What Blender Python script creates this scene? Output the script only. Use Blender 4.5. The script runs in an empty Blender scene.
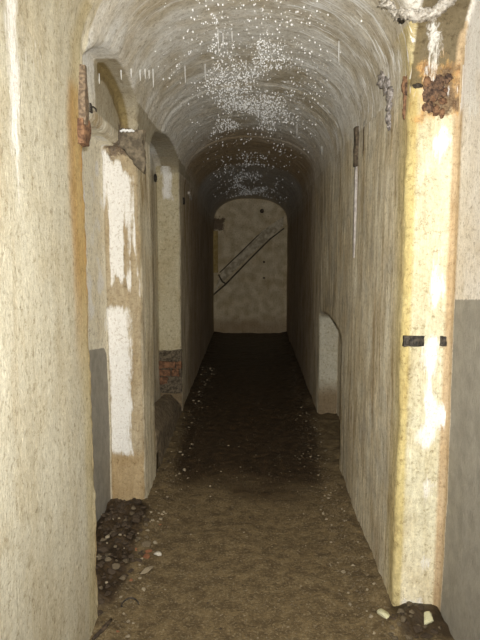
import bpy, bmesh, math, random
import numpy as np
from mathutils import Vector, Matrix, noise
from mathutils.bvhtree import BVHTree

random.seed(7)
rng = np.random.default_rng(7)
S = bpy.context.scene
C = S.collection
FPX = 622.0
CAMZ = 1.5
PITCH = math.atan(80 / FPX)
YAW = math.atan(11 / math.hypot(FPX, 80))

# ------------------------------------------------------------------ camera
cd = bpy.data.cameras.new('camera')
cam = bpy.data.objects.new('camera', cd)
C.objects.link(cam)
cd.sensor_fit = 'VERTICAL'
cd.sensor_height = 24
cd.lens = 24 * FPX / 640
cd.clip_start = 0.02
cam.location = (0, 0, CAMZ)
cam.rotation_euler = (math.pi / 2 - PITCH, 0, YAW)
S.camera = cam
CM = Matrix.Translation((0, 0, CAMZ)) @ cam.rotation_euler.to_matrix().to_4x4()

# ------------------------------------------------------------------ node helpers
class NT:
    def __init__(s, name):
        s.m = bpy.data.materials.new(name)
        s.m.use_nodes = True
        s.t = s.m.node_tree
        s.b = s.t.nodes['Principled BSDF']
    def n(s, typ, **k):
        nd = s.t.nodes.new(typ)
        for a, v in k.items():
            setattr(nd, a, v)
        return nd
    def l(s, a, b):
        s.t.links.new(a, b)
    def put(s, sock, v):
        if isinstance(v, (int, float)):
            sock.default_value = v
        elif isinstance(v, (tuple, list)):
            sock.default_value = tuple(v) if len(sock.default_value) == len(v) else tuple(v) + (1,)
        else:
            s.l(v, sock)
    def math(s, op, a, b=0.0, c=0.0, clamp=False):
        nd = s.n('ShaderNodeMath', operation=op, use_clamp=clamp)
        for i, v in enumerate((a, b, c)):
            s.put(nd.inputs[i], v)
        return nd.outputs[0]
    def attr(s, name, out='Fac'):
        nd = s.n('ShaderNodeAttribute', attribute_name=name)
        return nd.outputs[out]
    def coord(s):
        return s.n('ShaderNodeTexCoord').outputs['Object']
    def scale(s, vec, sc, loc=(0, 0, 0)):
        nd = s.n('ShaderNodeMapping')
        nd.inputs['Scale'].default_value = sc
        nd.inputs['Location'].default_value = loc
        s.l(vec, nd.inputs['Vector'])
        return nd.outputs[0]
    def noise(s, vec, sc=1.0, det=4.0, rough=0.6, dist=0.0):
        nd = s.n('ShaderNodeTexNoise')
        s.l(vec, nd.inputs['Vector'])
        nd.inputs['Scale'].default_value = sc
        nd.inputs['Detail'].default_value = det
        nd.inputs['Roughness'].default_value = rough
        nd.inputs['Distortion'].default_value = dist
        return nd.outputs['Fac']
    def rng(s, v, a, b, c=0.0, d=1.0, smooth=True):
        nd = s.n('ShaderNodeMapRange', interpolation_type='SMOOTHSTEP' if smooth else 'LINEAR')
        s.put(nd.inputs['Value'], v)
        for k, x in (('From Min', a), ('From Max', b), ('To Min', c), ('To Max', d)):
            nd.inputs[k].default_value = x
        return nd.outputs[0]
    def mix(s, f, a, b, blend='MIX'):
        nd = s.n('ShaderNodeMix', data_type='RGBA', blend_type=blend)
        s.put(nd.inputs[0], f)
        s.put(nd.inputs[6], a)
        s.put(nd.inputs[7], b)
        return nd.outputs[2]
    def bump(s, h, strength=0.5, dist=0.01, prev=None):
        nd = s.n('ShaderNodeBump')
        s.put(nd.inputs['Height'], h)
        nd.inputs['Strength'].default_value = strength
        nd.inputs['Distance'].default_value = dist
        if prev is not None:
            s.l(prev, nd.inputs['Normal'])
        return nd.outputs[0]
    def fin(s, col=None, rough=None, norm=None, spec=None):
        if col is not None: s.put(s.b.inputs['Base Color'], col)
        if rough is not None: s.put(s.b.inputs['Roughness'], rough)
        if norm is not None: s.l(norm, s.b.inputs['Normal'])
        if spec is not None: s.put(s.b.inputs['Specular IOR Level'], spec)
        return s.m

def shell_material():
    t = NT('aged_plaster')
    P = t.attr('flow', 'Vector')
    O = t.coord()
    base = t.attr('base', 'Color')
    streak = t.noise(t.scale(P, (22, 22, 2.6)), 1, 6, .70, .8)
    streak2 = t.noise(t.scale(P, (60, 60, 9.0), (3, 7, 1)), 1, 5, .7, .6)
    big = t.noise(O, 3.2, 5, .6)
    mid = t.noise(O, 14, 5, .65)
    fine = t.noise(O, 85, 5, .7)
    grit = t.noise(O, 260, 3, .7)
    sa = t.attr('streaky')
    col = t.mix(t.math('MULTIPLY', t.rng(streak, .36, .62, 1, 0), sa, clamp=True), base,
                t.mix(1.0, base, (.70, .65, .55), 'MULTIPLY'))
    col = t.mix(t.math('MULTIPLY', t.rng(streak2, .50, .72, 0, .8), sa, clamp=True), col,
                t.mix(1.0, col, (1.45, 1.42, 1.38), 'MULTIPLY'))
    col = t.mix(t.rng(big, .42, .66, 0, .40), col, t.mix(1.0, col, (.80, .71, .55), 'MULTIPLY'))
    col = t.mix(t.rng(mid, .54, .72, 0, .55), col, t.mix(1.0, col, (.68, .63, .54), 'MULTIPLY'))
    col = t.mix(t.rng(fine, .50, .68, 0, .50), col, t.mix(1.0, col, (.66, .62, .56), 'MULTIPLY'))
    col = t.mix(t.rng(fine, .50, .32, 0, .35), col, t.mix(1.0, col, (1.35, 1.35, 1.3), 'MULTIPLY'))
    st3 = t.noise(t.scale(P, (9, 9, 1.0), (2, 4, 9)), 1, 6, .72, 1.0)
    col = t.mix(t.math('MULTIPLY', t.rng(st3, .50, .66, 0, .9), sa, clamp=True), col, t.mix(1.0, col, (.66, .55, .40), 'MULTIPLY'))
    col = t.mix(t.math('MULTIPLY', t.rng(st3, .46, .34, 0, .8), sa, clamp=True), col, t.mix(1.0, col, (1.22, 1.25, 1.32), 'MULTIPLY'))
    spk = t.noise(O, 42, 6, .8)
    col = t.mix(t.rng(spk, .53, .64, 0, .75), col, t.mix(1.0, col, (.50, .45, .37), 'MULTIPLY'))
    col = t.mix(t.rng(spk, .46, .34, 0, .5), col, t.mix(1.0, col, (1.3, 1.3, 1.3), 'MULTIPLY'))
    edge = t.math('MULTIPLY', t.math('SUBTRACT', mid, .5), .22)
    edge2 = t.math('MULTIPLY', t.math('SUBTRACT', fine, .5), .10)
    ns = t.math('ADD', edge, edge2)
    # rust
    rs = t.rng(t.math('ADD', t.attr('sd_rust'), t.math('ADD', ns, t.math('MULTIPLY', t.math('SUBTRACT', streak2, .5), .12))), -.02, .05)
    rcol = t.mix(t.rng(fine, .35, .65), (.46, .21, .06), (.66, .42, .16))
    col = t.mix(t.math('MULTIPLY', rs, .85), col, rcol)
    # lost plaster : dark rough patch
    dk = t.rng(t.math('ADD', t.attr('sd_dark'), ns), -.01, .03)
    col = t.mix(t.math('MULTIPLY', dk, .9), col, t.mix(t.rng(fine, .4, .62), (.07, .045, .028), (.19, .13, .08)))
    # white lime crust and paint
    wsd = t.math('ADD', t.attr('sd_white'), t.math('ADD', t.math('MULTIPLY', ns, .30), t.math('MULTIPLY', t.math('SUBTRACT', streak2, .5), .10)))
    wf = t.rng(wsd, -.012, .022)
    wcol = t.mix(t.rng(fine, .52, .68), (.84, .82, .78), (.58, .52, .46))
    col = t.mix(t.math('MULTIPLY', wf, .93), col, wcol)
    # thin lime streaks
    ef = t.math('MULTIPLY', t.rng(t.noise(t.scale(P, (46, 46, 5.5), (1, 2, 3)), 1, 5, .7, .5), .53, .62), t.attr('lime'), clamp=True)
    col = t.mix(ef, col, (.93, .93, .92))
    # grey dado paint
    gf = t.rng(t.math('ADD', t.attr('sd_grey'), t.math('MULTIPLY', t.math('SUBTRACT', fine, .5), .012)), -.002, .003)
    gcol = t.mix(t.rng(mid, .35, .65), (.27, .25, .21), (.34, .315, .265))
    gcol = t.mix(t.rng(grit, .56, .72, 0, .5), gcol, (.44, .40, .33))
    col = t.mix(gf, col, gcol)
    brush = t.noise(t.scale(P, (120, 120, 45), (5, 1, 2)), 1, 5, .72, .5)
    hb = t.math('ADD', t.math('MULTIPLY', fine, .45), t.math('MULTIPLY', grit, .30))
    hb = t.math('ADD', hb, t.math('MULTIPLY', brush, .75))
    col = t.mix(t.rng(brush, .50, .70, 0, .35), col, t.mix(1.0, col, (.66, .62, .55), 'MULTIPLY'))
    col = t.mix(t.rng(brush, .50, .32, 0, .30), col, t.mix(1.0, col, (1.3, 1.3, 1.3), 'MULTIPLY'))
    nrm = t.bump(hb, .6, .014)
    rough = t.rng(t.math('ADD', t.attr('wet'), t.math('MULTIPLY', t.math('SUBTRACT', mid, .5), .6)), .1, .9, .85, .33)
    return t.fin(col, rough, nrm, .35)

def rock_material(name, c1, c2, rough=.9, sc=30):
    t = NT(name)
    O = t.coord()
    f = t.noise(O, sc, 5, .65)
    inf = t.n('ShaderNodeObjectInfo').outputs['Random']
    c = t.mix(t.rng(f, .35, .65), c1, c2)
    c = t.mix(t.math('MULTIPLY', inf, .45), c, t.mix(1.0, c, (.55, .52, .48), 'MULTIPLY'))
    return t.fin(c, rough, t.bump(f, .6, .01), .3)

def floor_material():
    t = NT('muddy_floor')
    O = t.coord()
    wet = t.attr('wet')  # share of the darker, smoother floor tone
    a = t.noise(O, 2.2, 6, .6)
    b = t.noise(O, 16, 6, .7)
    c = t.noise(O, 90, 4, .7)
    vo = t.n('ShaderNodeTexVoronoi'); t.l(O, vo.inputs['Vector']); vo.inputs['Scale'].default_value = 75
    dry = t.mix(t.rng(b, .35, .65), (.088, .060, .028), (.170, .122, .060))
    dry = t.mix(t.rng(c, .52, .68, 0, .6), dry, (.30, .245, .155))
    dry = t.mix(t.rng(c, .46, .30, 0, .7), dry, (.05, .035, .02))
    dry = t.mix(t.math('MULTIPLY', t.rng(vo.outputs['Distance'], .16, .05), t.rng(b, .5, .62)), dry, (.36, .33, .25))
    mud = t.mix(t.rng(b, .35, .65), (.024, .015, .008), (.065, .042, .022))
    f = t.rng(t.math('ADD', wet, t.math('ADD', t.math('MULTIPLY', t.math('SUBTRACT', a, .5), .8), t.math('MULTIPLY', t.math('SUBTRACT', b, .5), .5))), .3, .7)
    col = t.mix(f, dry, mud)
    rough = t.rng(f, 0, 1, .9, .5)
    h = t.math('ADD', t.math('MULTIPLY', b, 1.2), t.math('MULTIPLY', c, .6))
    return t.fin(col, rough, t.bump(h, .7, .015), .3)

def plain(name, c1, c2, rough, sc=40, metal=0.0, bumpd=.006):
    t = NT(name)
    f = t.noise(t.coord(), sc, 5, .65)
    t.b.inputs['Metallic'].default_value = metal
    return t.fin(t.mix(t.rng(f, .38, .62), c1, c2), rough, t.bump(f, .7, bumpd), .4)

M = dict(
    shell=shell_material(), floor=floor_material(),
    drop=plain('water_drop_glint', (.95, .95, .95), (.97, .97, .97), .30, 90, 0, .0001),  # white base colour stands in for the flash glint on clear drops
    impost=plain('dark_broken_concrete', (.10, .08, .055), (.24, .195, .135), .9, 18, 0, .015),
    rust=plain('flaking_rust', (.09, .045, .025), (.23, .125, .065), .85, 60, 0, .01),
    darkrust=plain('dark_rust', (.045, .026, .018), (.17, .10, .06), .85, 70, 0, .012),
    iron=plain('blackened_iron', (.018, .015, .012), (.07, .055, .04), .6, 80, .3),
    pinkrust=plain('pinkish_rust', (.10, .07, .045), (.24, .175, .115), .8, 70),
    orange=plain('orange_rust', (.36, .22, .085), (.50, .38, .20), .85, 45),
    lime=plain('white_lime', (.80, .80, .78), (.93, .93, .92), .45, 90),
    crust=plain('pale_crust', (.30, .26, .21), (.62, .58, .52), .6, 60, 0, .012),
    greycrust=plain('grey_crust', (.15, .13, .115), (.42, .38, .36), .4, 60, 0, .012),
    brick=plain('old_red_brick', (.11, .055, .03), (.25, .125, .065), .9, 40, 0, .01),
    mortar=plain('crumbling_mortar', (.05, .037, .024), (.17, .135, .09), .95, 50, 0, .015),
    dirt=plain('packed_dirt', (.12, .09, .055), (.25, .195, .125), .95, 30, 0, .02),
    scar=plain('far_wall_scar', (.34, .28, .19), (.62, .54, .40), .9, 14, 0, .01),
    crack=plain('crack_hole_dark', (.05, .038, .025), (.14, .105, .07), .95, 60),
    strip=plain('grey_metal_strip', (.30, .27, .25), (.46, .42, .39), .55, 50),
    ochre=plain('ochre_strip', (.30, .21, .07), (.42, .31, .13), .9, 20),
    r_dark=rock_material('dark_debris', (.035, .024, .016), (.12, .085, .055)),
    r_mid=rock_material('brown_debris', (.10, .075, .045), (.24, .19, .125)),
    r_tan=rock_material('tan_stone', (.26, .21, .14), (.44, .37, .26)),
    r_pale=rock_material('pale_stone', (.50, .45, .36), (.75, .70, .60)),
    r_red=rock_material('red_brick_chip', (.22, .09, .045), (.36, .16, .08)),
    r_yel=rock_material('yellowish_lime', (.62, .58, .28), (.88, .86, .66)),
)

# ------------------------------------------------------------------ object helpers
def tag(o, label=None, cat=None, group=None, kind=None):
    if label: o['label'] = label
    if cat: o['category'] = cat
    if group: o['group'] = group
    if kind: o['kind'] = kind
    return o
def obj(name, bm, mat, parent=None, smooth=True):
    me = bpy.data.meshes.new(name)
    bm.to_mesh(me); bm.free()
    if smooth:
        me.shade_smooth()
    for m in (mat if isinstance(mat, list) else [mat]):
        me.materials.append(m)
    o = bpy.data.objects.new(name, me)
    C.objects.link(o)
    if parent is not None:
        o.parent = parent
    return o
def empty(name, loc):
    o = bpy.data.objects.new(name, None)
    C.objects.link(o)
    o.location = loc
    o.empty_display_size = .05
    return o
def recentre(o, p):
    """put an object's origin at p without moving its shape"""
    o.data.transform(Matrix.Translation(-Vector(p)))
    o.location = p
    return o
def rough_bm(bm, amp, freq, seed=0.0):
    bm.normal_update()
    for v in bm.verts:
        q = v.co * freq + Vector((seed, seed * 1.7, -seed))
        v.co += v.normal * amp * (noise.noise(q) + .5 * noise.noise(q * 2.3))
    return bm
def add_box(bm, lo, hi, cuts=0, bev=0.0, mi=0):
    r = bmesh.ops.create_cube(bm, size=1)
    vs = r['verts']
    for v in vs:
        v.co = Vector(((lo[i] + hi[i]) / 2 + v.co[i] * (hi[i] - lo[i]) for i in range(3)))
    es = list({e for v in vs for e in v.link_edges})
    if bev:
        rb = bmesh.ops.bevel(bm, geom=es, offset=bev, segments=2, affect='EDGES', profile=.6)
        fs = set(rb['faces'])
        vs = list({v for v in rb['verts']})
        es = list({e for v in vs for e in v.link_edges})
    if cuts:
        bmesh.ops.subdivide_edges(bm, edges=es, cuts=cuts, use_grid_fill=True)
    return bm
def add_blob(bm, c, r, amp=.3, freq=3.0, seed=0.0, sub=3):
    rr = bmesh.ops.create_icosphere(bm, subdivisions=sub, radius=1)
    for v in rr['verts']:
        d = v.co.normalized()
        k = 1 + amp * (noise.noise(d * freq + Vector((seed, seed, seed))) + .5 * noise.noise(d * freq * 2.4 + Vector((seed, 0, 0))))
        v.co = Vector((c[i] + d[i] * k * r[i] for i in range(3)))
    return bm
def add_tube(bm, pts, rad, seg=8, caps=True):
    pts = [Vector(p) for p in pts]
    rings = []
    prev = None
    for i, p in enumerate(pts):
        t = (pts[min(i + 1, len(pts) - 1)] - pts[max(i - 1, 0)]).normalized()
        if prev is None:
            a = t.orthogonal().normalized()
        else:
            a = (prev - t * prev.dot(t)).normalized()
        prev = a
        b = t.cross(a)
        r = rad[i] if isinstance(rad, (list, tuple)) else rad
        rings.append([bm.verts.new(p + (a * math.cos(k * 2 * math.pi / seg) + b * math.sin(k * 2 * math.pi / seg)) * r) for k in range(seg)])
    for i in range(len(rings) - 1):
        for k in range(seg):
            bm.faces.new((rings[i][k], rings[i][(k + 1) % seg], rings[i + 1][(k + 1) % seg], rings[i + 1][k]))
    if caps:
        bm.faces.new(rings[0][::-1]); bm.faces.new(rings[-1])
    return bm

# ------------------------------------------------------------------ the vaulted passage
XL, XR = -.60, .58
XLN, XRN = -.79, .765       # back of the shallow side bays
YF = 10.0
FLOOR0 = -.12
def spring(y):
    return np.interp(y, [-2, 4, 6, 10], [2.10, 2.08, 2.03, 1.79])
def rise(y):
    return np.interp(y, [-2, 3, 4.2, 6, 10], [.49, .47, .42, .37, .38])
STEPS = [(3.62, .004), (4.15, .010), (4.75, .005), (5.65, .016), (6.3, .022), (6.95, .012), (8.3, .016)]
def inset(y):
    k = 0
    for s_, d_ in STEPS:
        if y > s_: k = d_
    return k
def profile(y):
    k = inset(y)
    c = (XL + XR) / 2; a = (XR - XL) / 2 - k * .5
    sp, b = float(spring(y)), float(rise(y)) - k
    pts = [(XR, FLOOR0), (XR, sp - .06), (c + a, sp)]
    N = 40
    for i in range(1, N):
        th = math.pi * i / N
        ct, st = math.cos(th), math.sin(th)
        e = 2 / 2.25
        pts.append((c + a * math.copysign(abs(ct) ** e, ct), sp + b * st ** e))
    pts += [(c - a, sp), (XL, sp - .06), (XL, FLOOR0)]
    return pts
ys = [-1.6, 0, 1, 2, 3]
for s_, d_ in STEPS:
    ys += [s_ - .002, s_ + .012]
ys += [10.0]
ys = sorted(ys)
bm = bmesh.new()
loops = [[bm.verts.new((x, y, z)) for x, z in profile(y)] for y in ys]
n = len(loops[0])
for i in range(len(loops) - 1):
    for k in range(n):
        bm.faces.new((loops[i][k], loops[i][(k + 1) % n], loops[i + 1][(k + 1) % n], loops[i + 1][k]))
bm.faces.new(loops[0][::-1]); bm.faces.new(loops[-1])
# side bays: arched prisms running across
def bay(x0, x1, y0, y1, zs, ri, z0=FLOOR0, e=2 / 2.1):
    c, a = (y0 + y1) / 2, (y1 - y0) / 2
    pr = [(y0, z0), (y1, z0), (y1, zs)]
    for i in range(1, 32):
        th = math.pi * i / 32
        ct, st = math.cos(th), math.sin(th)
        pr.append((c + a * math.copysign(abs(ct) ** e, ct), zs + ri * st ** e))
    pr.append((y0, zs))
    A = [bm.verts.new((x0, y, z)) for y, z in pr]
    B = [bm.verts.new((x1, y, z)) for y, z in pr]
    m = len(pr)
    for k in range(m):
        bm.faces.new((A[k], A[(k + 1) % m], B[(k + 1) % m], B[k]))
    bm.faces.new(A[::-1]); bm.faces.new(B)
L1 = (2.29, 3.38); L2 = (3.80, 5.28); R1 = (1.05, 2.37); R2 = (3.95, 5.24)
bay(XLN, -.3, L1[0], L1[1], 1.98, .03)
bay(-.685, -.1, L1[0], L1[1], 2.09, .19)
bay(XLN, -.3, L2[0], L2[1], 2.02, .20)
bay(.1, XRN, R1[0], R1[1], 2.12, .34)
bay(.3, .745, R2[0], R2[1], .84, .09)
bmesh.ops.recalc_face_normals(bm, faces=bm.faces)
me = bpy.data.meshes.new('void'); bm.to_mesh(me); bm.free()
tmp = bpy.data.objects.new('void', me); C.objects.link(tmp)
mod = tmp.modifiers.new('r', 'REMESH'); mod.mode = 'VOXEL'; mod.voxel_size = .013; mod.adaptivity = 0
dg = bpy.context.evaluated_depsgraph_get(); dg.update()
rm = bpy.data.meshes.new_from_object(tmp.evaluated_get(dg))
bpy.data.objects.remove(tmp)
nv = len(rm.vertices)
co = np.empty(nv * 3, np.float32); rm.vertices.foreach_get('co', co); co = co.reshape(-1, 3).astype(float)
nr = np.empty(nv * 3, np.float32); rm.vertices.foreach_get('normal', nr); nr = nr.reshape(-1, 3).astype(float)
print('shell verts', nv)

def vnoise(p, f, off=0.0):
    q = p * f + off
    nn = noise.noise
    return np.fromiter((nn(v) for v in q.tolist()), float, len(q))
X, Y, Z = co[:, 0].copy(), co[:, 1].copy(), co[:, 2].copy()
n1 = vnoise(co, 2.0); n2 = vnoise(co, 9.0, 5.1); n3 = vnoise(co, 26.0, 9.7)
n4 = vnoise(co * np.array([1, 1, .25]), 12.0, 2.2)
amp = .008 * n1 + .002 * n2 + .0012 * n3
# lumpier vault and pier corners
sp = spring(Y)
vault = np.clip((Z - sp + .15) / .3, 0, 1)
amp += vault * (.003 * n2 + .0012 * n3)
cx = (XL + XR) / 2
d_edge = np.minimum.reduce([np.hypot(X - XR, Y - R1[1]), np.hypot(X - XL, Y - L1[1]), np.hypot(X - XL, Y - L1[0]), np.hypot(X - XL, Y - L2[1])])
amp += np.clip(1 - d_edge / .05, 0, 1) * (.008 * n3 + .006 * n2)
# board marks / ridges running round the vault
uarc = np.where(Z > sp, np.arctan2((Z - sp) / .42, np.abs(X - cx) / .59) * .55, Z - sp)
amp += vault * .0035 * vnoise(np.stack([np.zeros(nv), Y * 14, uarc * 1.3 * np.sign(X - cx)], 1), 1.0)
co2 = co + nr * amp[:, None]

# ---- paint and dirt fields ----
ang = np.arctan2(np.maximum(Z - sp, 0) / .42, np.abs(X - cx) / .59)
crown = np.where(Z > sp, (math.pi / 2 - ang) * .55, .86 + (sp - Z)) * np.sign(X - cx)
rad = np.where(Z > sp, np.where(np.abs(X) > .62, np.abs(X), .6), np.abs(X))
flow = np.stack([rad, Y, crown], 1)
base = np.empty((nv, 3))
def setc(mask, c):
    base[mask] = c
def blend(w, c):
    w = np.clip(w, 0, 1)[:, None]
    base[:] = base * (1 - w) + np.array(c) * w
def sm(v, a, b):
    t = np.clip((v - a) / (b - a), 0, 1); return t * t * (3 - 2 * t)
left = X < cx
setc(np.ones(nv, bool), (.82, .765, .62))
blend(np.clip(n4 * 2.0, 0, 1) * .5, (.46, .37, .24))
blend((~left) * np.clip(n2 * 2.0 + n1, 0, 1) * .4, (.50, .49, .45))
setc(left & (Y < 2.25), (.55, .515, .41))                    # near left wall, lime washed
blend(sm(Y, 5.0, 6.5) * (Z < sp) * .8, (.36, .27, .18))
blend(vault * ~(left & (Y < 2.25) & (X < -.55)), (.76, .75, .72))
blend(vault * np.clip(1.8 * n1 + n2 + .1, 0, 1) * .7, (.48, .41, .28))
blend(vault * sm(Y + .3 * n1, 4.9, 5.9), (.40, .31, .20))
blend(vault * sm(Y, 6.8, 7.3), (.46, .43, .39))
jR1 = (np.abs(Y - R1[1]) < .06) & (X > XR - .012) & (nr[:, 1] > .35)
jL1 = (np.abs(Y - L1[1]) < .06) & (X < XL + .012) & (nr[:, 1] > .35)
jL2 = (np.abs(Y - L2[1]) < .06) & (X < XL + .012) & (nr[:, 1] > .35)
jR2 = (np.abs(Y - R2[1]) < .06) & (X > XR - .012) & (nr[:, 1] > .35)
bL1 = (X < XLN + .06) & (Y < 3.6) & ~jL1
bR1 = (X > XRN - .06) & (Y < 2.6) & ~jR1
setc(jR1 & (Z < 2.14), (.66, .62, .46))
blend(jR1 * (Z < 2.14) * (1 - sm(X + .01 * n3, .60, .625)) * .9, (.50, .42, .21))
blend(jR1 * np.clip(n2 * 2 + .2, 0, 1) * .35 * (Z < 2.14), (.58, .50, .32))
blend(jR1 * sm(Z, .45, .05), (.80, .72, .52))
blend(jR1 * sm(X, .742, .752), (.55, .42, .27))
setc(bR1, (.80, .75, .68))
setc(bL1, (.84, .79, .65))
setc(jL1, (.44, .365, .25))
blend(jL1 * sm(Z, .34, .26), (.44, .33, .19))
setc(jL2, (.55, .49, .34))
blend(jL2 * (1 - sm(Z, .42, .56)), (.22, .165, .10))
setc(jR2, (.50, .47, .38))
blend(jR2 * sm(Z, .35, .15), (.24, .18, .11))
far = (Y > YF - .06)
setc(far, (.70, .60, .43))
blend(far * np.clip(.5 + 1.3 * n2, 0, 1) * .6, (.42, .33, .19))
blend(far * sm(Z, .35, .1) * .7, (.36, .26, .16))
# yellow seep on right wall next to the cream pier
blend(((Y > 2.30) & (Y < 2.85) & (X > XR - .03) & (X < XR + .03)) * sm(Y, 2.6, 2.4) * .8, (.58, .48, .22))
blend((left & (Y < 2.32)) * sm(Y + .03 * n4, 2.06, 2.17) * sm(Z, .9, 1.5) * (1 - sm(Z, 1.99, 2.06)), (.46, .27, .09))
blend((left & (Y < 2.32)) * sm(Y + .03 * n4, 2.10, 2.2) * .5, (.55, .46, .24))
# soffit of bays
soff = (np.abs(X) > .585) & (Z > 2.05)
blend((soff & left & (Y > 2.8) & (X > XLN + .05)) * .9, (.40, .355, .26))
blend((X < -.655) & (X > -.72) & (Z > 2.03) & (nr[:, 0] > .5) & (Y < 3.5), (.62, .60, .54))
za = 2.09 + .19 * np.sqrt(np.clip(1 - ((Y - 2.835) / .545) ** 2, 0, 1))
blend(((Y > 2.85) & (Y < 3.45) & (X < -.645)) * sm(np.abs(za - .015 - Z), .045, .03) * (Z > 2.06), (.26, .20, .09))
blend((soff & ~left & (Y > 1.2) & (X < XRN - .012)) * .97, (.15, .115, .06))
BIG = -1.0
def sdbox(a, lo, hi):
    return np.minimum(a - lo, hi - a)
# grey dado
g = np.full(nv, BIG)
m = bR1 & (Y < R1[1] - .02)
g[m] = np.minimum((1.275 + (2.37 - Y[m]) * .10) - Z[m], 2.335 - Y[m])
blend((bR1 | jR1) * sm(Y, 2.325, 2.345) * (X > .742), (.50, .38, .24))
m = bL1 & (Y > 2.2)
top = .975 - (Y[m] - 2.9) * .13
zz = top - Z[m]; yy = 3.345 - Y[m]; R = .07
cor = np.where((zz < R) & (yy < R), R - np.hypot(R - zz, R - yy), np.minimum(zz, yy))
g[m] = cor
# white peeling paint on the left pier
w = np.full(nv, BIG)
m = jL1
v1 = np.minimum(sdbox(X[m], -.80, -.665), sdbox(Z[m], .30, 1.13))
v2 = np.minimum(sdbox(X[m], -.79, -.635), np.minimum(Z[m] - 1.24, (1.955 - (X[m] + .77) * .9) - Z[m])) - .03 + .06 * np.clip(.3 + vnoise(np.stack([X[m] * 30, Z[m] * 2.2, X[m] * 0], 1), 1.0) * 2.5 + (Z[m] - 1.55), -1, 1)
w[m] = np.maximum(v1, v2)
# blotchy white on cream pier
m = jR1 & (Z < 2.0)
w[m] = np.minimum(np.minimum(sdbox(X[m], .60, .735), 1.92 - Z[m]), .05) - .08 + .08 * n2[m] + .06 * sm(X[m], .66, .70)
# lime wash run at near left wall
m = left & (Y < 2.0) & (X < XL + .1)
w[m] = .035 - np.abs(Y[m] - 1.64 + .03 * n1[m]) - .06 * (1 - sm(Z[m], 1.3, 1.9))
# upper right bay plaster white
m = soff & ~left & (Y < 2.5) & (X < XRN - .02)
w[m] = .016 - np.abs(X[m] - .655 + .02 * n2[m]) - .03 * sm(Z[m], 2.2, 2.32)
m = bR1 & (Z > 1.6) & (nr[:, 0] > .5)
w[m] = (Z[m] - 1.95) * .3 + .05 * n2[m]
# white wet frost above second left jamb
m = jL2 & (Z > 1.8)
w[m] = np.minimum(.04 - np.abs(X[m] + .70), Z[m] - 1.84)
w[(np.abs(X - XR) < .03) & (Y > 4.5) & (Y < 5.3)] = BIG
m = bL1 & (Z > 1.0)
w[m] = -.02 + .09 * n2[m]
# rust
r = np.full(nv, BIG)
m = left & (Y > 2.0) & (Y < 2.36) & (X < XL + .03)
r[m] = -.04 + np.minimum(Y[m] - 2.20, .05 + 0 * Y[m]) - .10 * sm(Z[m], 1.5, .7) - .2 * sm(Z[m], 1.98, 2.02)
m = jR1
r[m] = np.minimum(np.minimum(Z[m] - 1.95 - .06 * n2[m], 2.15 - Z[m]), .09 - np.abs(X[m] - .70)) + .03 * n3[m]
# dark patches
d = np.full(nv, BIG)
m = (X < -.58) & (np.abs(Z - 2.02) < .16) & (Y > 3.3) & (Y < 3.5)
d[m] = np.minimum(sdbox(Z[m], 1.93, 2.09), sdbox(X[m], -.76, -.5)) * 1.0
m = ~left & (np.abs(X - XR) < .08) & (Y > 3.2) & (Y < 3.5)
d[m] = np.minimum(.022 - np.abs(Y[m] - 3.33), sdbox(Z[m], 1.93, 2.11)) * 3
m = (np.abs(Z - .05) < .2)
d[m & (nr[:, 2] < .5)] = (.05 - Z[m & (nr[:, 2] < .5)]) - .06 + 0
m = far & (X < -.40)
d[m] = np.minimum(-.44 - X[m], sdbox(Z[m], 1.66, 1.84)) + .02
m = jR1 & (Z > 1.8) & (Z < 2.2)
d[m] = np.maximum(np.minimum(.046 - np.abs(X[m] - .695), sdbox(Z[m], 1.99, 2.125)), np.minimum(.010 - np.abs(X[m] - .745), sdbox(Z[m], 2.03, 2.13))) + .018 + .030 * n3[m] + .03 * n2[m]
m = bL1 & (Z > 1.6)
d[m] = -.055 + .05 * n2[m]
# groins of first left bay
lime = np.zeros(nv)
lime += vault * sm(X, .12, .3) * (Y > 2.0) * (1 - sm(Y, 4.4, 5.4)) * 1.3
lime += vault * sm(-X, .35, .5) * (Y < 2.4) * .7
lime += vault * .15 * (Y < 5)
lime = np.clip(lime * (0.8 + 3.0 * (n1 + .1) + n2), 0, 1)
streaky = np.where(Z < sp, .95, .32)
streaky[far] = .2
streaky[bL1 | bR1] = .15
streaky[jR1 | jL1] = .45
streaky[jR2 | jL2] = .15
streaky[left & (Y < 2.25)] = .30
wet = vault * sm(np.abs(crown), .7, .2) * .6 + .05
wet[soff] = 0; lime[soff] = 0; streaky[soff] = .2

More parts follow.
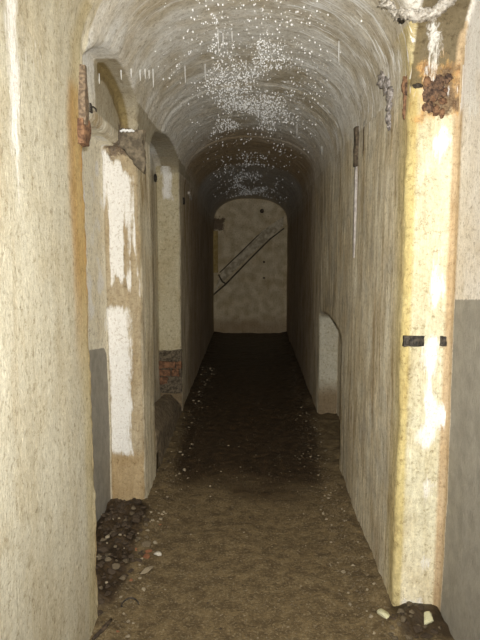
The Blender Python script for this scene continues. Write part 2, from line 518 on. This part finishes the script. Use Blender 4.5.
# ---- split into the pieces of the setting ----
npoly = len(rm.polygons)
ls = np.empty(npoly, np.int32); rm.polygons.foreach_get('loop_start', ls)
lt = np.empty(npoly, np.int32); rm.polygons.foreach_get('loop_total', lt)
assert (lt == 4).all()
li = np.empty(len(rm.loops), np.int32); rm.loops.foreach_get('vertex_index', li)
F = li.reshape(-1, 4)[:, ::-1]
fc = co[F].mean(1); fn = nr[F].mean(1)
cat = np.zeros(npoly, int)
isl = fc[:, 0] < cx
cat[:] = np.where(isl, 1, 2)
cat[(fc[:, 2] > spring(fc[:, 1])) & (np.abs(fc[:, 0] - cx) < .592)] = 3
cat[(fc[:, 1] > YF - .03) & (fn[:, 1] > .5)] = 4
cat[(fc[:, 1] < -1.57)] = 5
cat[(fc[:, 2] < FLOOR0 + .02)] = 0
shells = {}
for k, nm in ((1, 'wall_left'), (2, 'wall_right'), (3, 'ceiling'), (4, 'wall_far'), (5, 'wall_back')):
    f = F[cat == k]
    used, inv = np.unique(f, return_inverse=True)
    inv = inv.reshape(-1, 4)
    m2 = bpy.data.meshes.new(nm)
    m2.vertices.add(len(used)); m2.vertices.foreach_set('co', co2[used].astype(np.float32).ravel())
    m2.loops.add(inv.size); m2.loops.foreach_set('vertex_index', inv.ravel().astype(np.int32))
    m2.polygons.add(len(inv)); m2.polygons.foreach_set('loop_start', (np.arange(len(inv)) * 4).astype(np.int32))
    m2.update(calc_edges=True); m2.validate()
    m2.shade_smooth()
    def at(name, typ, data, key):
        a = m2.attributes.new(name, typ, 'POINT'); a.data.foreach_set(key, np.ascontiguousarray(data, dtype=np.float32).ravel())
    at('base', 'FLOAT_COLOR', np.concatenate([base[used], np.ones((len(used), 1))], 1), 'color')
    at('flow', 'FLOAT_VECTOR', flow[used], 'vector')
    for nn_, arr in (('sd_grey', g), ('sd_white', w), ('sd_rust', r), ('sd_dark', d), ('lime', lime), ('streaky', streaky), ('wet', wet)):
        at(nn_, 'FLOAT', arr[used], 'value')
    m2.materials.append(M['shell'])
    o = bpy.data.objects.new(nm, m2); C.objects.link(o)
    tag(o, kind='structure')
    shells[nm] = o
bvh = BVHTree.FromPolygons([tuple(v) for v in co2.tolist()], [tuple(q) for q in F[cat > 0].tolist()])
bpy.data.meshes.remove(rm)

# ------------------------------------------------------------------ floor
nx, ny = 80, 560
fx = np.linspace(-.86, .86, nx); fy = np.linspace(-1.62, 10.1, ny)
GX, GY = np.meshgrid(fx, fy)
fp = np.stack([GX.ravel(), GY.ravel(), np.zeros(nx * ny)], 1)
a1 = vnoise(fp, 3.0, 1.3); a2 = vnoise(fp, 12, 4.4); a3 = vnoise(fp, 34, 8.8)
edge = sm(np.abs(fp[:, 0] - cx), .38, .60)
fp[:, 2] = .008 * a1 + .006 * a2 + .005 * a3 + edge * (.018 + .012 * a2 + .006 * a3)
# debris bank at the first left bay, little heap at the right pier
fp[:, 2] += .05 * np.exp(-((fp[:, 0] + .70) / .12) ** 2) * sm(fp[:, 1], 2.15, 2.5) * (1 - sm(fp[:, 1], 3.2, 3.45)) * (1 + a2)
fp[:, 2] += .035 * np.exp(-((fp[:, 0] - .64) / .10) ** 2 - ((fp[:, 1] - 2.30) / .09) ** 2) * (1 + a2)
fdark = sm(fp[:, 1], 2.6, 4.6) * (1 - .75 * edge * (1 - sm(fp[:, 1], 4.5, 7))) * .95 + .12 * a1  # floor turns darker and smoother down the passage
fdark += .8 * sm(-fp[:, 0], .50, .60) * sm(fp[:, 1], 2.2, 2.45) * (1 - sm(fp[:, 1], 3.25, 3.5)) + .7 * sm(fp[:, 0], .52, .60) * (1 - sm(np.abs(fp[:, 1] - 2.3), .1, .2))
me = bpy.data.meshes.new('floor')
idx = np.arange(nx * ny).reshape(ny, nx)
q = np.stack([idx[:-1, :-1], idx[:-1, 1:], idx[1:, 1:], idx[1:, :-1]], -1).reshape(-1, 4)
me.vertices.add(len(fp)); me.vertices.foreach_set('co', fp.astype(np.float32).ravel())
me.loops.add(q.size); me.loops.foreach_set('vertex_index', q.ravel().astype(np.int32))
me.polygons.add(len(q)); me.polygons.foreach_set('loop_start', (np.arange(len(q)) * 4).astype(np.int32))
me.update(calc_edges=True); me.shade_smooth()
a = me.attributes.new('wet', 'FLOAT', 'POINT'); a.data.foreach_set('value', fdark.astype(np.float32))
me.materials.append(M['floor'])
fo = bpy.data.objects.new('floor', me); C.objects.link(fo); tag(fo, kind='structure')
fbvh = BVHTree.FromPolygons([tuple(v) for v in fp.tolist()], [tuple(v) for v in q.tolist()])
def fz(x, y):
    h = fbvh.ray_cast(Vector((x, y, 1)), Vector((0, 0, -1)))
    return h[0].z if h[0] else 0.0

def hit(px, py):
    """where the view of the photograph meets the built passage"""
    dv = (CM.to_3x3() @ Vector(((px - 240) / FPX, -(py - 320) / FPX, -1))).normalized()
    h = bvh.ray_cast(Vector((0, 0, CAMZ)), dv)
    h2 = fbvh.ray_cast(Vector((0, 0, CAMZ)), dv)
    if h2[0] and (not h[0] or h2[3] < h[3]):
        return h2[0], h2[1]
    n_ = h[1]
    if n_.dot(dv) > 0: n_ = -n_
    return h[0], n_

# ------------------------------------------------------------------ drops, stalactites
def many(name, items, mat, smooth=True):
    b_ = bmesh.new(); bmesh.ops.create_icosphere(b_, subdivisions=1, radius=1)
    b_.verts.ensure_lookup_table()
    V = np.array([v.co[:] for v in b_.verts]); Fi = np.array([[v.index for v in f.verts] for f in b_.faces]); b_.free()
    nvv = len(V)
    A = np.concatenate([V * np.array(sc_) @ np.array([[math.cos(a_), math.sin(a_), 0], [-math.sin(a_), math.cos(a_), 0], [0, 0, 1]]) + np.array(c_) for c_, sc_, a_ in items])
    G = (Fi[None] + (np.arange(len(items)) * nvv)[:, None, None]).reshape(-1, 3)
    me_ = bpy.data.meshes.new(name)
    me_.from_pydata(A.tolist(), [], G.tolist())
    if smooth: me_.shade_smooth()
    me_.materials.append(mat)
    o_ = bpy.data.objects.new(name, me_); C.objects.link(o_)
    return o_
M['drop'].node_tree.nodes['Principled BSDF'].inputs['Specular IOR Level'].default_value = 1.0
items = []
def up(x, y):
    h = bvh.ray_cast(Vector((x, y, 1.6)), Vector((0, 0, 1)))
    return h[0]
cnt = 0
tries = 0
while cnt < 4600 and tries < 200000:
    tries += 1
    y = random.uniform(1.6, 9.6)
    x = cx + random.gauss(-.02, .20)
    if abs(x) > .5: continue
    dens = .10 if y < 2.7 else (.3 if y < 3.4 else (1.0 if y < 5.4 else (.14 if y < 6.9 else .28)))
    nn1 = noise.noise(Vector((x * 5, y * 2.2, 3.3)))
    dens *= max(0.03, .45 + 1.5 * nn1)
    if random.random() > dens: continue
    p = up(x, y)
    if p is None or p.z < 1.9: continue
    rr = random.choice([.0013, .0018, .0022, .0030, .0042]) * (1 + .17 * (y - 2.5) if y > 2.5 else 1)  # farther drops enlarged so their glint still shows
    items.append(((p.x, p.y, p.z - rr * .5), (rr, rr, rr * 1.3), 0))
    cnt += 1
o = many('water_drops', items, M['drop'])
tag(o, 'water drops coloured white for their sparkle, beaded all over the crown of the vault', 'water drops', kind='stuff')

straws = [(218, 30, 20), (223, 33, 14), (205, 64, 15), (185, 66, 16), (339, 41, 20), (297, 124, 12), (121, 70, 9), (131, 69, 8), (140, 70, 10), (145, 69, 9), (153, 69, 17), (99, 75, 8), (149, 70, 8), (322, 146, 8), (246, 60, 9), (232, 32, 9)]
for i, (px, py, ln) in enumerate(straws):
    p, n_ = hit(px, py)
    L = ln * p.y / FPX
    bm = bmesh.new()
    add_tube(bm, [(0, 0, .006), (0, 0, -L * .5), (.0008, 0, -L)], [.0028, .002, .0012], 6)
    o = obj('stalactite', bm, M['lime'])
    o.location = p
    if px < 160:
        tag(o, 'thin white straw stalactite on the vault edge above the first left bay', 'stalactite', 'straws above the first left bay')
    elif px > 290:
        tag(o, 'thin white straw stalactite on the right haunch of the vault' if px > 330 else 'short white straw stalactite on the right, beside the dark vault ring', 'stalactite', None if px > 330 else 'straws beside the dark vault ring')
    else:
        tag(o, 'thin white straw stalactite hanging near the crown of the vault', 'stalactite', 'straws near the vault crown')

# ------------------------------------------------------------------ iron remains
def facing(n_):
    return n_.to_track_quat('Z', 'Y').to_matrix().to_4x4()

# rusty bar at the head of the near left corner
p0, n0 = hit(79, 78); p1, n1_ = hit(80, 112)
xq = XL + .012
root = empty('iron_bar', (xq, 2.255, 1.86))
bm = bmesh.new(); add_box(bm, (-.014, -.032, .04), (.012, .022, .245), 4, .004)
[setattr(v.co, 'y', v.co.y * (1 - .5 * max(0, (v.co.z - .12) / .125))) for v in bm.verts]
rough_bm(bm, .004, 30); obj('bar', bm, M['pinkrust'], root)
bm = bmesh.new(); add_box(bm, (-.016, -.046, -.03), (.010, .036, .060), 5, .006)
rough_bm(bm, .010, 22, 3); obj('bracket', bm, M['rust'], root)
tag(root, 'brown rusty iron bar at the head of the near left wall corner', 'bar')

# black hook on the back of the first left bay
p, n_ = hit(90, 108)
bm = bmesh.new()
add_box(bm, (-.016, -.022, -.03), (.012, .022, .03), 1, .004)
rough_bm(bm, .006, 40)
root = empty('wall_hook', p); root.scale = (.6, .6, .6)
obj('plate', bm, M['iron'], root)
bm = bmesh.new(); add_tube(bm, [(0, 0, .01), (.02, .03, .012), (.025, .07, .006), (.022, .085, -.01)], [.007, .006, .006, .004], 8)
obj('hook', bm, M['iron'], root)
tag(root, 'small black iron hook on pale plaster of the first left bay', 'hook')

# ring on the side of the first left pier
p, n_ = hit(154, 178)
root = empty('iron_ring', p)
bm = bmesh.new()
pts = [(0.012, .038 * math.cos(a_), .026 * math.sin(a_)) for a_ in [k * 2 * math.pi / 20 for k in range(21)]]
add_tube(bm, pts, .008, 8, False)
obj('ring', bm, M['iron'], root)
bm = bmesh.new(); add_tube(bm, [(-.012, 0, 0), (.010, 0, 0)], .018, 12)
obj('socket', bm, M['r_tan'], root)
tag(root, 'small dark iron ring high on the first left pier', 'ring')

# peg and dark socket on the second left pier
p, n_ = hit(183, 201)
bm = bmesh.new(); add_tube(bm, [(-.012, 0, 0), (.014, 0, 0)], [.035, .03], 12); rough_bm(bm, .006, 40)
o = obj('iron_bolt', bm, M['iron']); o.location = p
tag(o, 'dark round iron bolt high on the second left pier', 'bolt')
p, n_ = hit(189, 196)
bm = bmesh.new(); add_box(bm, (-.02, -.11, -.012), (.02, .11, .010), 2, .004); rough_bm(bm, .006, 30)
o = obj('cable_clip', bm, M['crust']); o.location = p; o.rotation_euler = (math.radians(-12), 0, 0)
tag(o, 'small pale flat clip beside the dark bolt on the left wall', 'clip')

# iron plate let into the cream pier
yR = R1[1]
p, n_ = hit(414, 341)
root = empty('hinge_plate', p)
bm = bmesh.new(); add_box(bm, (-.040, -.006, -.021), (.040, .02, .021), 3, .003); rough_bm(bm, .004, 40)
obj('plate', bm, M['iron'], root)
bm = bmesh.new(); add_box(bm, (-.034, -.010, -.013), (-.016, 0, .013), 1, .002); add_box(bm, (-.005, -.010, -.014), (.022, 0, .012), 1, .002)
rough_bm(bm, .003, 60); obj('rust_flake', bm, M['iron'], root)
tag(root, 'dark rectangular iron plate let into the cream right pier', 'plate')
p, n_ = hit(443, 341)
bm = bmesh.new(); add_box(bm, (-.012, -.010, -.019), (.012, .02, .019), 2, .003); rough_bm(bm, .004, 50)
o = obj('dark_lump', bm, M['iron']); o.location = p
tag(o, 'tiny dark iron stub at the right edge of the cream pier', 'stub')

# rusted hinge remains at the head of the cream pier
def blobs(lst, mat, name, parent, sub=3):
    bm_ = bmesh.new()
    for i, (c_, r_, a_) in enumerate(lst):
        add_blob(bm_, c_, r_, a_, 2.6, i * 3.1 + len(name), sub)
    return obj(name, bm_, mat, parent)
p, n_ = hit(432, 96)
root = empty('rusted_ironwork', p)
rb = random.Random(11)
def lump(n__, x0, x1, z0, z1, r0, r1, th):
    out = []
    for _ in range(n__):
        q_ = rb.uniform(r0, r1)
        out.append(((rb.uniform(x0, x1), rb.uniform(-.004, .002), rb.uniform(z0, z1)), (q_, th, q_ * rb.uniform(.8, 1.5)), .45))
    return out
blobs(lump(12, -.022, .03, -.045, .055, 0.012, .022, .006), M['darkrust'], 'corroded_core', root)
blobs(lump(5, .038, .062, -.01, .075, .009, .015, .007), M['darkrust'], 'corroded_lug', root)
blobs(lump(9, -.035, .050, -.075, .06, .009, .015, .009), M['rust'], 'rust_scale', root)
blobs([((-.055, -.002, .035), (.018, .010, .009), .4)], M['iron'], 'pin', root)
tag(root, 'large corroded brown iron lump at the top of the cream right pier', 'ironwork')
p, n_ = hit(406, 98)
root = empty('rusted_strap', p)
blobs([((0, 0, .045), (.017, .012, .034), .4), ((.0, -.001, .0), (.012, .009, .05), .4), ((-.004, -.001, -.05), (.008, .007, .03), .4)], M['rust'], 'scale', root)
blobs([((.002, -.010, .03), (.011, .012, .025), .6)], M['darkrust'], 'core', root)
tag(root, 'narrow rusty strap on the left edge of the cream pier top', 'strap')

# conduit strip on the right wall
p, n_ = hit(357, 162)
root = empty('metal_strip', (XR + .004, p.y, 1.90))
bm = bmesh.new(); add_box(bm, (-.014, -.018, -.50), (.008, .018, .0), 8, .003); rough_bm(bm, .003, 20); obj('strip', bm, M['strip'], root)
bm = bmesh.new(); add_box(bm, (-.020, -.034, .0), (.012, .034, .21), 4, .004); rough_bm(bm, .006, 25); obj('slot', bm, M['crack'], root)
tag(root, 'narrow grey strip with dark upper end set upright in the right wall', 'strip')

# grey wet crust beside the right pier head
root_p, n_ = hit(388, 100)
bm = bmesh.new()
for i, (px, py, r_) in enumerate([(383, 80, .035), (388, 86, .035), (391, 95, .03), (390, 106, .028), (389, 118, .026), (390, 126, .02)]):
    p, n_ = hit(px, py)
    add_blob(bm, p - root_p, (r_ * .55, r_ * 1.3, r_), .6, 2.4, i * 2.2)
o = obj('mineral_crust', bm, M['greycrust']); o.location = root_p
tag(o, 'lumpy grey wet crust on the right wall beside the rusty pier head', 'mineral crust')
# pale crust at the top of the frame
root_p, n_ = hit(415, 5)
bm = bmesh.new()
for i in range(16):
    px = 386 + i * 4.2; py = 3 + 14 * math.sin(i / 15 * math.pi) + random.uniform(-4, 3)
    p, n_ = hit(px, py)
    add_blob(bm, p - root_p, (.022, .03, .016), .7, 2.4, i * 1.7)
o = obj('lime_crust', bm, M['crust']); o.location = root_p
tag(o, 'broken pale lime crust on the vault above the cream right pier', 'mineral crust')
p, n_ = hit(403, 18)
bm = bmesh.new(); add_blob(bm, (0, 0, 0), (.018, .03, .014), .5, 2, 4)  # dark blob added where the crust has a hole
o = obj('dark_lump', bm, M['iron']); o.location = p
tag(o, 'small dark blob in place of a hole below the pale crust at top right', 'stub')

# broken impost of the left pier
rp, n_ = hit(136, 134)
root = empty('broken_impost', rp)
bm = bmesh.new()
add_box(bm, (-.085, -.03, -.20), (.045, .02, .02), 7, .006); 
for v in bm.verts:
    if v.co.z < 0: v.co.z *= (.35 + .7 * max(0, min(1, (v.co.x + .085) / .13)))
rough_bm(bm, .018, 16, 2)
obj('block', bm, M['impost'], root)
bm = bmesh.new()
for k in range(7):
    add_blob(bm, (-.07 + k * .010, -.036, .010 + .004 * (k % 2)), (.009, .006, .006), .5, 2, k)
obj('lime_beads', bm, M['lime'], root)
tag(root, 'broken dark impost block on top of the white-streaked left pier', 'impost')

# exposed brickwork and low dirt bank in the second left bay
p, n_ = hit(168, 372)
root = empty('exposed_brickwork', (-.695, L2[1] - .012, .20))
bm = bmesh.new(); add_box(bm, (-.10, -.006, -.02), (.10, .03, .36), 7, .008); rough_bm(bm, .012, 18, 1)
obj('mortar_bed', bm, M['mortar'], root)
bm = bmesh.new()
for rz, segs in ((.235, [(-.095, .045), (.055, .098)]), (.165, [(-.095, .0), (.012, .075)]), (.095, [(-.09, -.02)])):
    for a_, b_ in segs:
        add_box(bm, (a_, -.028 - random.uniform(0, .008), rz - .030), (b_, .01, rz + .028), 3, .006)
rough_bm(bm, .014, 22, 2)
obj('bricks', bm, M['brick'], root)
tag(root, 'bare red brickwork where plaster fell off in the second left bay', 'brickwork')
bm = bmesh.new(); add_box(bm, (-.085, -.70, .02), (.055, .70, .3), 18, .01)
for v in bm.verts:
    if v.co.z > .03:
        t_ = (v.co.y + .7) / 1.4
        v.co.z = .02 + (v.co.z - .02) * ((.36 - .20 * t_) / .28) 
        v.co.z -= .12 * max(0, v.co.x + .02) / .08 * (v.co.z > .02)
rough_bm(bm, .014, 7, 4)
o = obj('dirt_bank', bm, M['dirt']); o.location = (-.655, 4.54, 0)
tag(o, 'low brown dirt bank filling the foot of the second left bay', 'dirt bank')

# ------------------------------------------------------------------ far wall marks
yf = YF - .02
def farp(px, py):
    dv = (CM.to_3x3() @ Vector(((px - 240) / FPX, -(py - 320) / FPX, -1)))
    t_ = (yf) / dv.y
    return Vector((0, 0, CAMZ)) + dv * t_
root = empty('diagonal_rail_scar', farp(247, 262))
rl = root.location.copy()
def slab(poly, th, mat, name, yoff=0.0, parent=root, rl=rl, amp=.004):
    bm_ = bmesh.new()
    A = [bm_.verts.new(farp(*q_) - rl + Vector((0, .03, 0))) for q_ in poly]
    B = [bm_.verts.new(farp(*q_) - rl + Vector((0, -th, 0))) for q_ in poly]
    m_ = len(poly)
    for k in range(m_):
        bm_.faces.new((A[k], A[(k + 1) % m_], B[(k + 1) % m_], B[k]))
    bm_.faces.new(A[::-1]); bm_.faces.new(B)
    bmesh.ops.recalc_face_normals(bm_, faces=bm_.faces)
    return obj(name, bm_, mat, parent, False)
slab([(214, 291), (248, 257), (283, 226), (284, 216), (262, 231), (222, 271)], .02, M['scar'], 'raised_band')
slab([(213, 296), (226, 285), (249, 261), (270, 240), (284, 229), (284, 227.6), (269, 239), (248, 260), (225, 283.6), (213, 294)], .045, M['crack'], 'lower_edge')
slab([(220, 273), (240, 254), (257, 237), (263, 231), (256, 236.6), (239, 253.2), (219.5, 272)], .04, M['crack'], 'upper_edge')
slab([(219, 274), (223, 281), (227, 284), (226.5, 285), (221.8, 282), (218, 275)], .035, M['crack'], 'end_joint')
tag(root, 'diagonal raised band edged by dark lines across the far wall', 'band')
rr_ = farp(215.5, 250)
bm = bmesh.new(); add_box(bm, (-.045, -.02, -.36), (.04, .03, .30), 4, .005); rough_bm(bm, .006, 10)
o = obj('ochre_strip', bm, M['ochre']); o.location = rr_
tag(o, 'upright ochre-yellow strip at the left edge of the far wall', 'strip')
for px, py, r_, lb in ((262, 211, .035, 'dark disc in place of a round hole near the top of the far wall'), (264, 262, .018, 'upper of two tiny dark discs in place of holes right of the diagonal band'), (264, 278, .017, 'lower of two tiny dark discs in place of holes right of the diagonal band')):
    bm = bmesh.new(); add_tube(bm, [(0, .03, 0), (0, -.008, 0)], [r_, r_ * .85], 12); rough_bm(bm, .003, 40)  # dark disc added in place of each hole
    o = obj('hole_disc', bm, M['crack']); o.location = farp(px, py)
    tag(o, lb, 'hole')

# ------------------------------------------------------------------ loose stones
def rock_mesh(seed, flat):
    bm_ = bmesh.new()
    bmesh.ops.create_icosphere(bm_, subdivisions=3, radius=1)
    rnd = random.Random(seed)
    cuts = [(Vector((rnd.gauss(0, 1), rnd.gauss(0, 1), rnd.gauss(0, 1))).normalized(), rnd.uniform(.45, .8)) for _ in range(9)]
    for v in bm_.verts:
        for n__, d__ in cuts:
            e_ = v.co.dot(n__) - d__
            if e_ > 0: v.co -= n__ * e_
        v.co *= 1 + .08 * noise.noise(v.co * 3 + Vector((seed, 0, 0)))
        v.co.z *= flat
    me_ = bpy.data.meshes.new('stone')
    bm_.to_mesh(me_); bm_.free(); me_.shade_smooth()
    return me_
RM = {}
for key in ('r_dark', 'r_mid', 'r_tan', 'r_pale', 'r_red', 'r_yel'):
    RM[key] = []
    for k in range(5):
        m_ = rock_mesh(k * 7 + {'r_dark': 7, 'r_mid': 23, 'r_tan': 55, 'r_pale': 96, 'r_red': 145, 'r_yel': 185}[key], .6 if key != 'r_dark' else .5)
        m_.materials.append(M[key]); RM[key].append(m_)
placed = []
def stone(name, key, x, y, s_, label, cat_, group=None, sc=(1, 1, 1)):
    o_ = bpy.data.objects.new(name, random.choice(RM[key])); C.objects.link(o_)
    o_.scale = (s_ * sc[0], s_ * sc[1], s_ * sc[2])
    o_.location = (x, y, fz(x, y) + s_ * sc[2] * .22)
    o_.rotation_euler = (random.uniform(-.25, .25), random.uniform(-.25, .25), random.uniform(0, 6.28))
    tag(o_, label, cat_, group)
    placed.append((x, y, s_))
    return o_
def free(x, y, s_):
    return all((x - a_) ** 2 + (y - b_) ** 2 > ((s_ + c_) * .8) ** 2 for a_, b_, c_ in placed)
def onfloor(px, py):
    dv = (CM.to_3x3() @ Vector(((px - 240) / FPX, -(py - 320) / FPX, -1)))
    t_ = CAMZ / -dv.z
    return dv.x * t_, dv.y * t_
# singled out
x, y = onfloor(158, 556); stone('stone', 'r_pale', x, y, .021, 'brightest white stone on the floor right of the left rubble', 'stone')
x, y = onfloor(147, 571); stone('stone', 'r_tan', x, y, .03, 'flat pale stone just in front of the brightest white stone', 'stone', sc=(1.5, .8, .5))
x, y = onfloor(384, 621); stone('lime_lump', 'r_yel', x, y, .034, 'yellowish lime lump on the floor left of the cream pier foot', 'lump', sc=(1.3, .8, .7))
x, y = onfloor(428, 630); stone('lime_lump', 'r_yel', x, y, .036, 'bright yellow-white lime lump right below the cream pier foot', 'lump', sc=(1.1, .9, .8))
def scatter(n_, name, keys, fx_, fy_, s0, s1, label, cat_, group, cond=None):
    k = 0; tr = 0
    while k < n_ and tr < n_ * 60:
        tr += 1
        x_, y_ = fx_(), fy_()
        s_ = random.uniform(s0, s1) * random.choice([.7, .8, 1, 1.3])
        if cond and not cond(x_, y_): continue
        if not free(x_, y_, s_): continue
        stone(name, random.choice(keys), x_, y_, s_, label, cat_, group); k += 1
U = random.uniform
scatter(150, 'rubble_piece', ['r_dark', 'r_dark', 'r_dark', 'r_mid'], lambda: min(-.50, max(-.75, random.gauss(-.63, .075))), lambda: U(2.17, 3.33), .012, .030,
        'dark brown broken rubble piece heaped in the foot of the first left bay', 'rubble', 'dark rubble in the first left bay',
        lambda x_, y_: x_ < -.56 + .05 * math.sin(y_ * 5))
scatter(40, 'rubble_chip', ['r_tan', 'r_tan', 'r_tan'], lambda: U(-.74, -.45), lambda: U(2.1, 3.3), .007, .015,
        'small tan rubble chip among the dark rubble of the first left bay', 'rubble', 'tan chips in the left rubble')
scatter(7, 'brick_chip', ['r_red'], lambda: U(-.56, -.44), lambda: U(2.2, 3.2), .009, .015,
        'small red brick chip beside the dark rubble on the left', 'brick chip', 'red chips by the left rubble')
scatter(26, 'rubble_piece', ['r_dark', 'r_mid', 'r_mid'], lambda: U(.53, .72), lambda: U(2.16, 2.32), .010, .02,
        'grey rubble piece heaped at the foot of the cream right pier', 'rubble', 'rubble at the right pier foot')
scatter(80, 'pebble', ['r_tan', 'r_tan', 'r_mid'], lambda: min(.55, random.gauss(.46, .06)), lambda: U(2.1, 5.6), .005, .011,
        'small pale pebble strewn along the foot of the right wall', 'pebble', 'pebbles along the right wall', lambda x_, y_: x_ < .55)
scatter(80, 'pebble', ['r_tan', 'r_tan', 'r_dark'], lambda: max(-.56, random.gauss(-.49, .06)), lambda: U(3.4, 7.2), .006, .013,
        'small brown pebble strewn along the foot of the left piers', 'pebble', 'pebbles along the left piers', lambda x_, y_: x_ > -.57)
scatter(70, 'pebble', ['r_tan', 'r_tan', 'r_dark'], lambda: U(-.42, .38), lambda: U(1.9, 4.6), .003, .0065,
        'tiny tan pebble lying in the middle of the muddy floor', 'pebble', 'pebbles in the middle of the floor')
# grit nobody could count
items = []
for k in range(4200):
    y_ = 1.8 + 5.5 * random.random() ** 1.5
    x_ = U(-.58, .56) if random.random() < .45 else (random.choice([-.50, .47]) + random.gauss(0, .05))
    if abs(x_ - cx) > .575: continue
    if not free(x_, y_, .004) : continue
    s_ = U(.0012, .0038)
    items.append(((x_, y_, fz(x_, y_) + s_ * .3), (s_ * U(.8, 1.6), s_, s_ * .7), U(0, 6)))
o = many('floor_grit', items, M['r_mid'], False)
tag(o, 'fine tan grit scattered over the muddy passage floor', 'grit', kind='stuff')
# bent wire and stick
x, y = onfloor(130, 609)
bm = bmesh.new(); add_tube(bm, [(.035 * math.cos(a_), .03 * math.sin(a_), .006 + .012 * math.sin(a_) ** 2) for a_ in [.2 + k * .33 for k in range(12)]], .0035, 6)
o = obj('bent_wire', bm, M['iron']); o.location = (x, y, fz(x, y))
tag(o, 'short bent dark wire loop on the floor near the left wall', 'wire')
x, y = onfloor(103, 634)
bm = bmesh.new(); add_tube(bm, [(-.03, -.07, 0), (0, 0, .004), (.012, .05, .001)], [.007, .008, .005], 8); rough_bm(bm, .003, 40)
o = obj('dark_stick', bm, M['r_dark']); o.location = (x + .01, y, fz(x, y) + .006)
tag(o, 'dark stick lying against the base of the near left wall', 'stick')

# ------------------------------------------------------------------ light: the flash beside the lens
ld = bpy.data.lights.new('camera_flash', 'SPOT')
ld.energy = 440
ld.spot_size = math.radians(112); ld.spot_blend = 1.0
ld.shadow_soft_size = .018
ld.color = (1.0, .985, .93)
lo = bpy.data.objects.new('camera_flash', ld); C.objects.link(lo)
lo.location = (.025, .0, CAMZ + .06)
lo.rotation_euler = (math.pi / 2 - PITCH * .8, 0, YAW)
w_ = bpy.data.worlds.new('dark'); S.world = w_; w_.use_nodes = True
w_.node_tree.nodes['Background'].inputs[0].default_value = (0, 0, 0, 1)

S.view_settings.view_transform = 'Standard'
S.view_settings.look = 'None'
S.view_settings.exposure = 0.0
S.view_settings.gamma = 1.0
S.view_settings.use_curve_mapping = False
